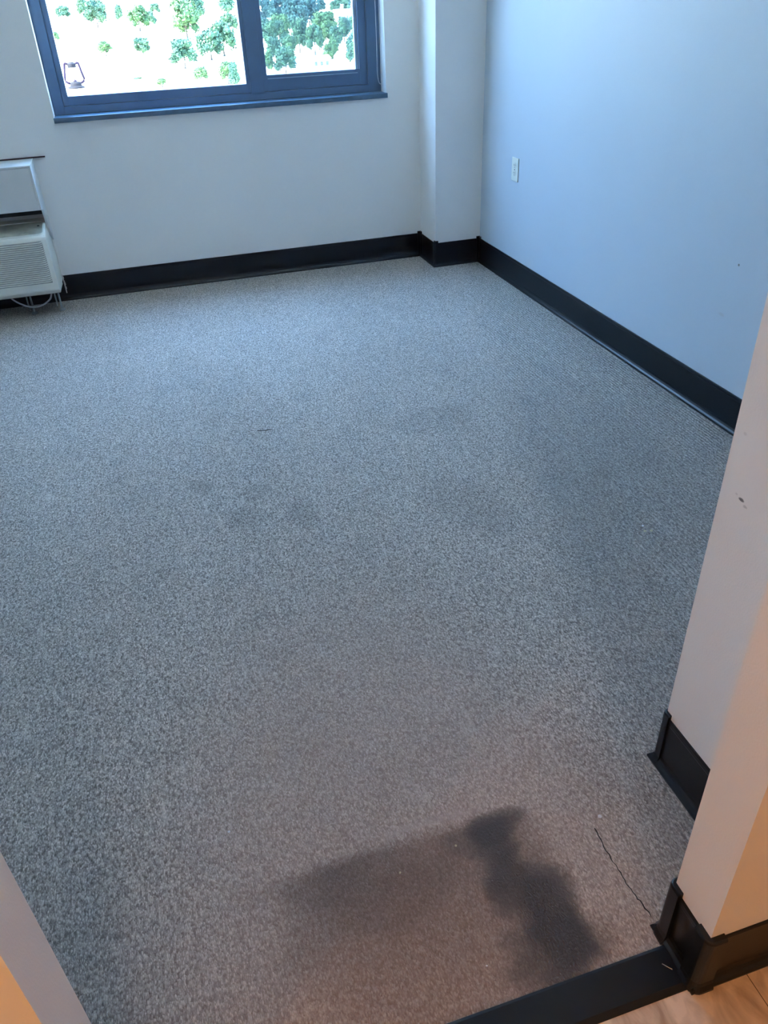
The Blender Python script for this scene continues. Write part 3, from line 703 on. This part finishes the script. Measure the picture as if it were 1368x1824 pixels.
# ------------------------------------------------------------------ litter on the carpet
def crumb(name, x, y, r, mat, label, cat, z=0.0, group=None):
    bm = BM(); bmesh.ops.create_icosphere(bm, subdivisions=2, radius=r)
    for v in bm.verts: v.co *= 1 + 0.5 * noise.noise(v.co * 400 + Vector((x * 50, y * 50, 0))); v.co.z *= 0.6
    o = obj(name, bm, M[mat]); o.location = (x, y, z + r * 0.45); return tag(o, label, cat, group)
crumb('crumb', 1.372, 1.752, 0.0050, 'crumb', 'left crumb of the tan pair on the carpet beside the right wall block', 'crumb')
crumb('crumb', 1.392, 1.747, 0.0048, 'crumb', 'right crumb of the tan pair on the carpet beside the right wall block', 'crumb')
crumb('lint', 1.382, 1.781, 0.0036, 'lint', 'white lint fleck just beyond the pair of tan crumbs', 'lint')
crumb('lint', 0.695, 0.866, 0.0042, 'lint', 'white flake on the carpet near the dark carpet seam', 'lint')
crumb('lint', -0.075, 1.086, 0.0028, 'lint', 'tiny white fleck on the carpet left of the brown area', 'lint')
crumb('crumb', 0.377, 0.900, 0.0022, 'crumb', 'tiny yellow crumb at the top of the dark carpet patch', 'crumb')
crumb('crumb', 0.247, 0.880, 0.0022, 'crumb', 'pale crumb left of the dark carpet patch', 'crumb')
crumb('lint', 0.342, 0.657, 0.0018, 'lint', 'white speck left of the dark patch near the threshold strip', 'lint')
b = BM(); tube(b, [(1.277, 1.708, 0.003), (1.279, 1.69, 0.004), (1.283, 1.665, 0.0035), (1.288, 1.645, 0.003)], 0.0009, 6)
tag(obj('straw', b, M['straw']), 'thin pale straw lying on the carpet below the tan crumbs', 'straw')
b = BM(); tube(b, [(0.644, 0.558, 0.0072), (0.649, 0.551, 0.0078), (0.656, 0.544, 0.0066)], 0.0009, 6)
tag(obj('lint_thread', b, M['straw']), 'short pale thread lying on the black threshold strip', 'thread')
b = BM(); tube(b, [(0.290, 2.915, 0.002), (0.315, 2.906, 0.003), (0.345, 2.905, 0.002)], 0.0014, 6)
tag(obj('dark_thread', b, M['thread']), 'short dark thread on the open carpet in the middle of the room', 'thread')
b = BM(); pts = []
base = [(0.672, 0.845), (0.669, 0.81), (0.668, 0.772), (0.669, 0.74), (0.669, 0.708), (0.672, 0.685), (0.676, 0.669), (0.678, 0.634)]
rnd = random.Random(3)
for i in range(len(base) - 1):
    for k in range(4):
        t = k / 4; x = base[i][0] * (1 - t) + base[i + 1][0] * t; y = base[i][1] * (1 - t) + base[i + 1][1] * t
        pts.append((x + rnd.uniform(-0.0018, 0.0018), y, 0.0003))
tube(b, pts, [0.0006 + 0.0008 * rnd.random() for _ in pts], 6)
tag(obj('carpet_seam', b, M['thread']), 'dark frayed carpet seam line running to the right doorway jamb', 'seam')

# ------------------------------------------------------------------ hallway ceiling lamp behind the viewer, plus an added lamp at the left
def ceiling_lamp(x, y, power, col, r, label):
    t = thing('ceiling_lamp', label, 'lamp', (x, y, CEIL))
    b = BM(); lathe(b, [(0, 0), (r * 1.05, 0), (r * 1.05, -0.02), (r, -0.025), (0, -0.025)], (x, y, CEIL - 0.0005), 32); obj('lamp_base', b, M['lamp_metal'], t)
    mt = bpy.data.materials.new('lamp_glow'); mt.use_nodes = True; p = mt.node_tree.nodes['Principled BSDF']
    p.inputs['Emission Color'].default_value = (*col, 1); p.inputs['Emission Strength'].default_value = power
    b = BM(); lathe(b, [(r * 0.98, -0.026), (r * 0.9, -0.05), (r * 0.6, -0.08), (r * 0.3, -0.092), (0, -0.095)], (x, y, CEIL), 32); obj('lamp_shade', b, mt, t, True)
ceiling_lamp(-0.07, -1.55, 36.0, (1.0, 0.50, 0.21), 0.13, 'round warm ceiling lamp in the hallway behind the doorway')
sc = thing('added_wall_lamp', 'unseen warm wall lamp added on the left hallway wall', 'lamp', (HX0, -0.2, 1.7))  # unseen lamp added to brighten the wall left of the doorway
b = BM(); bx(b, HX0 + 0.0005, HX0 + 0.02, -0.25, -0.15, 1.62, 1.78, 0.004); bx(b, HX0 + 0.015, HX0 + 0.05, -0.21, -0.19, 1.69, 1.71, 0.002); obj('added_lamp_backplate', b, M['lamp_metal'], sc)
b = BM(); bmesh.ops.create_uvsphere(b, u_segments=24, v_segments=14, radius=0.06, matrix=Matrix.Translation((HX0 + 0.10, -0.2, 1.7)))
mt = bpy.data.materials.new('added_lamp_glow'); mt.use_nodes = True; p = mt.node_tree.nodes['Principled BSDF']
p.inputs['Emission Color'].default_value = (1.0, 0.50, 0.21, 1); p.inputs['Emission Strength'].default_value = 118.0
obj('lamp_shade', b, mt, sc, True)  # shade of the added wall lamp
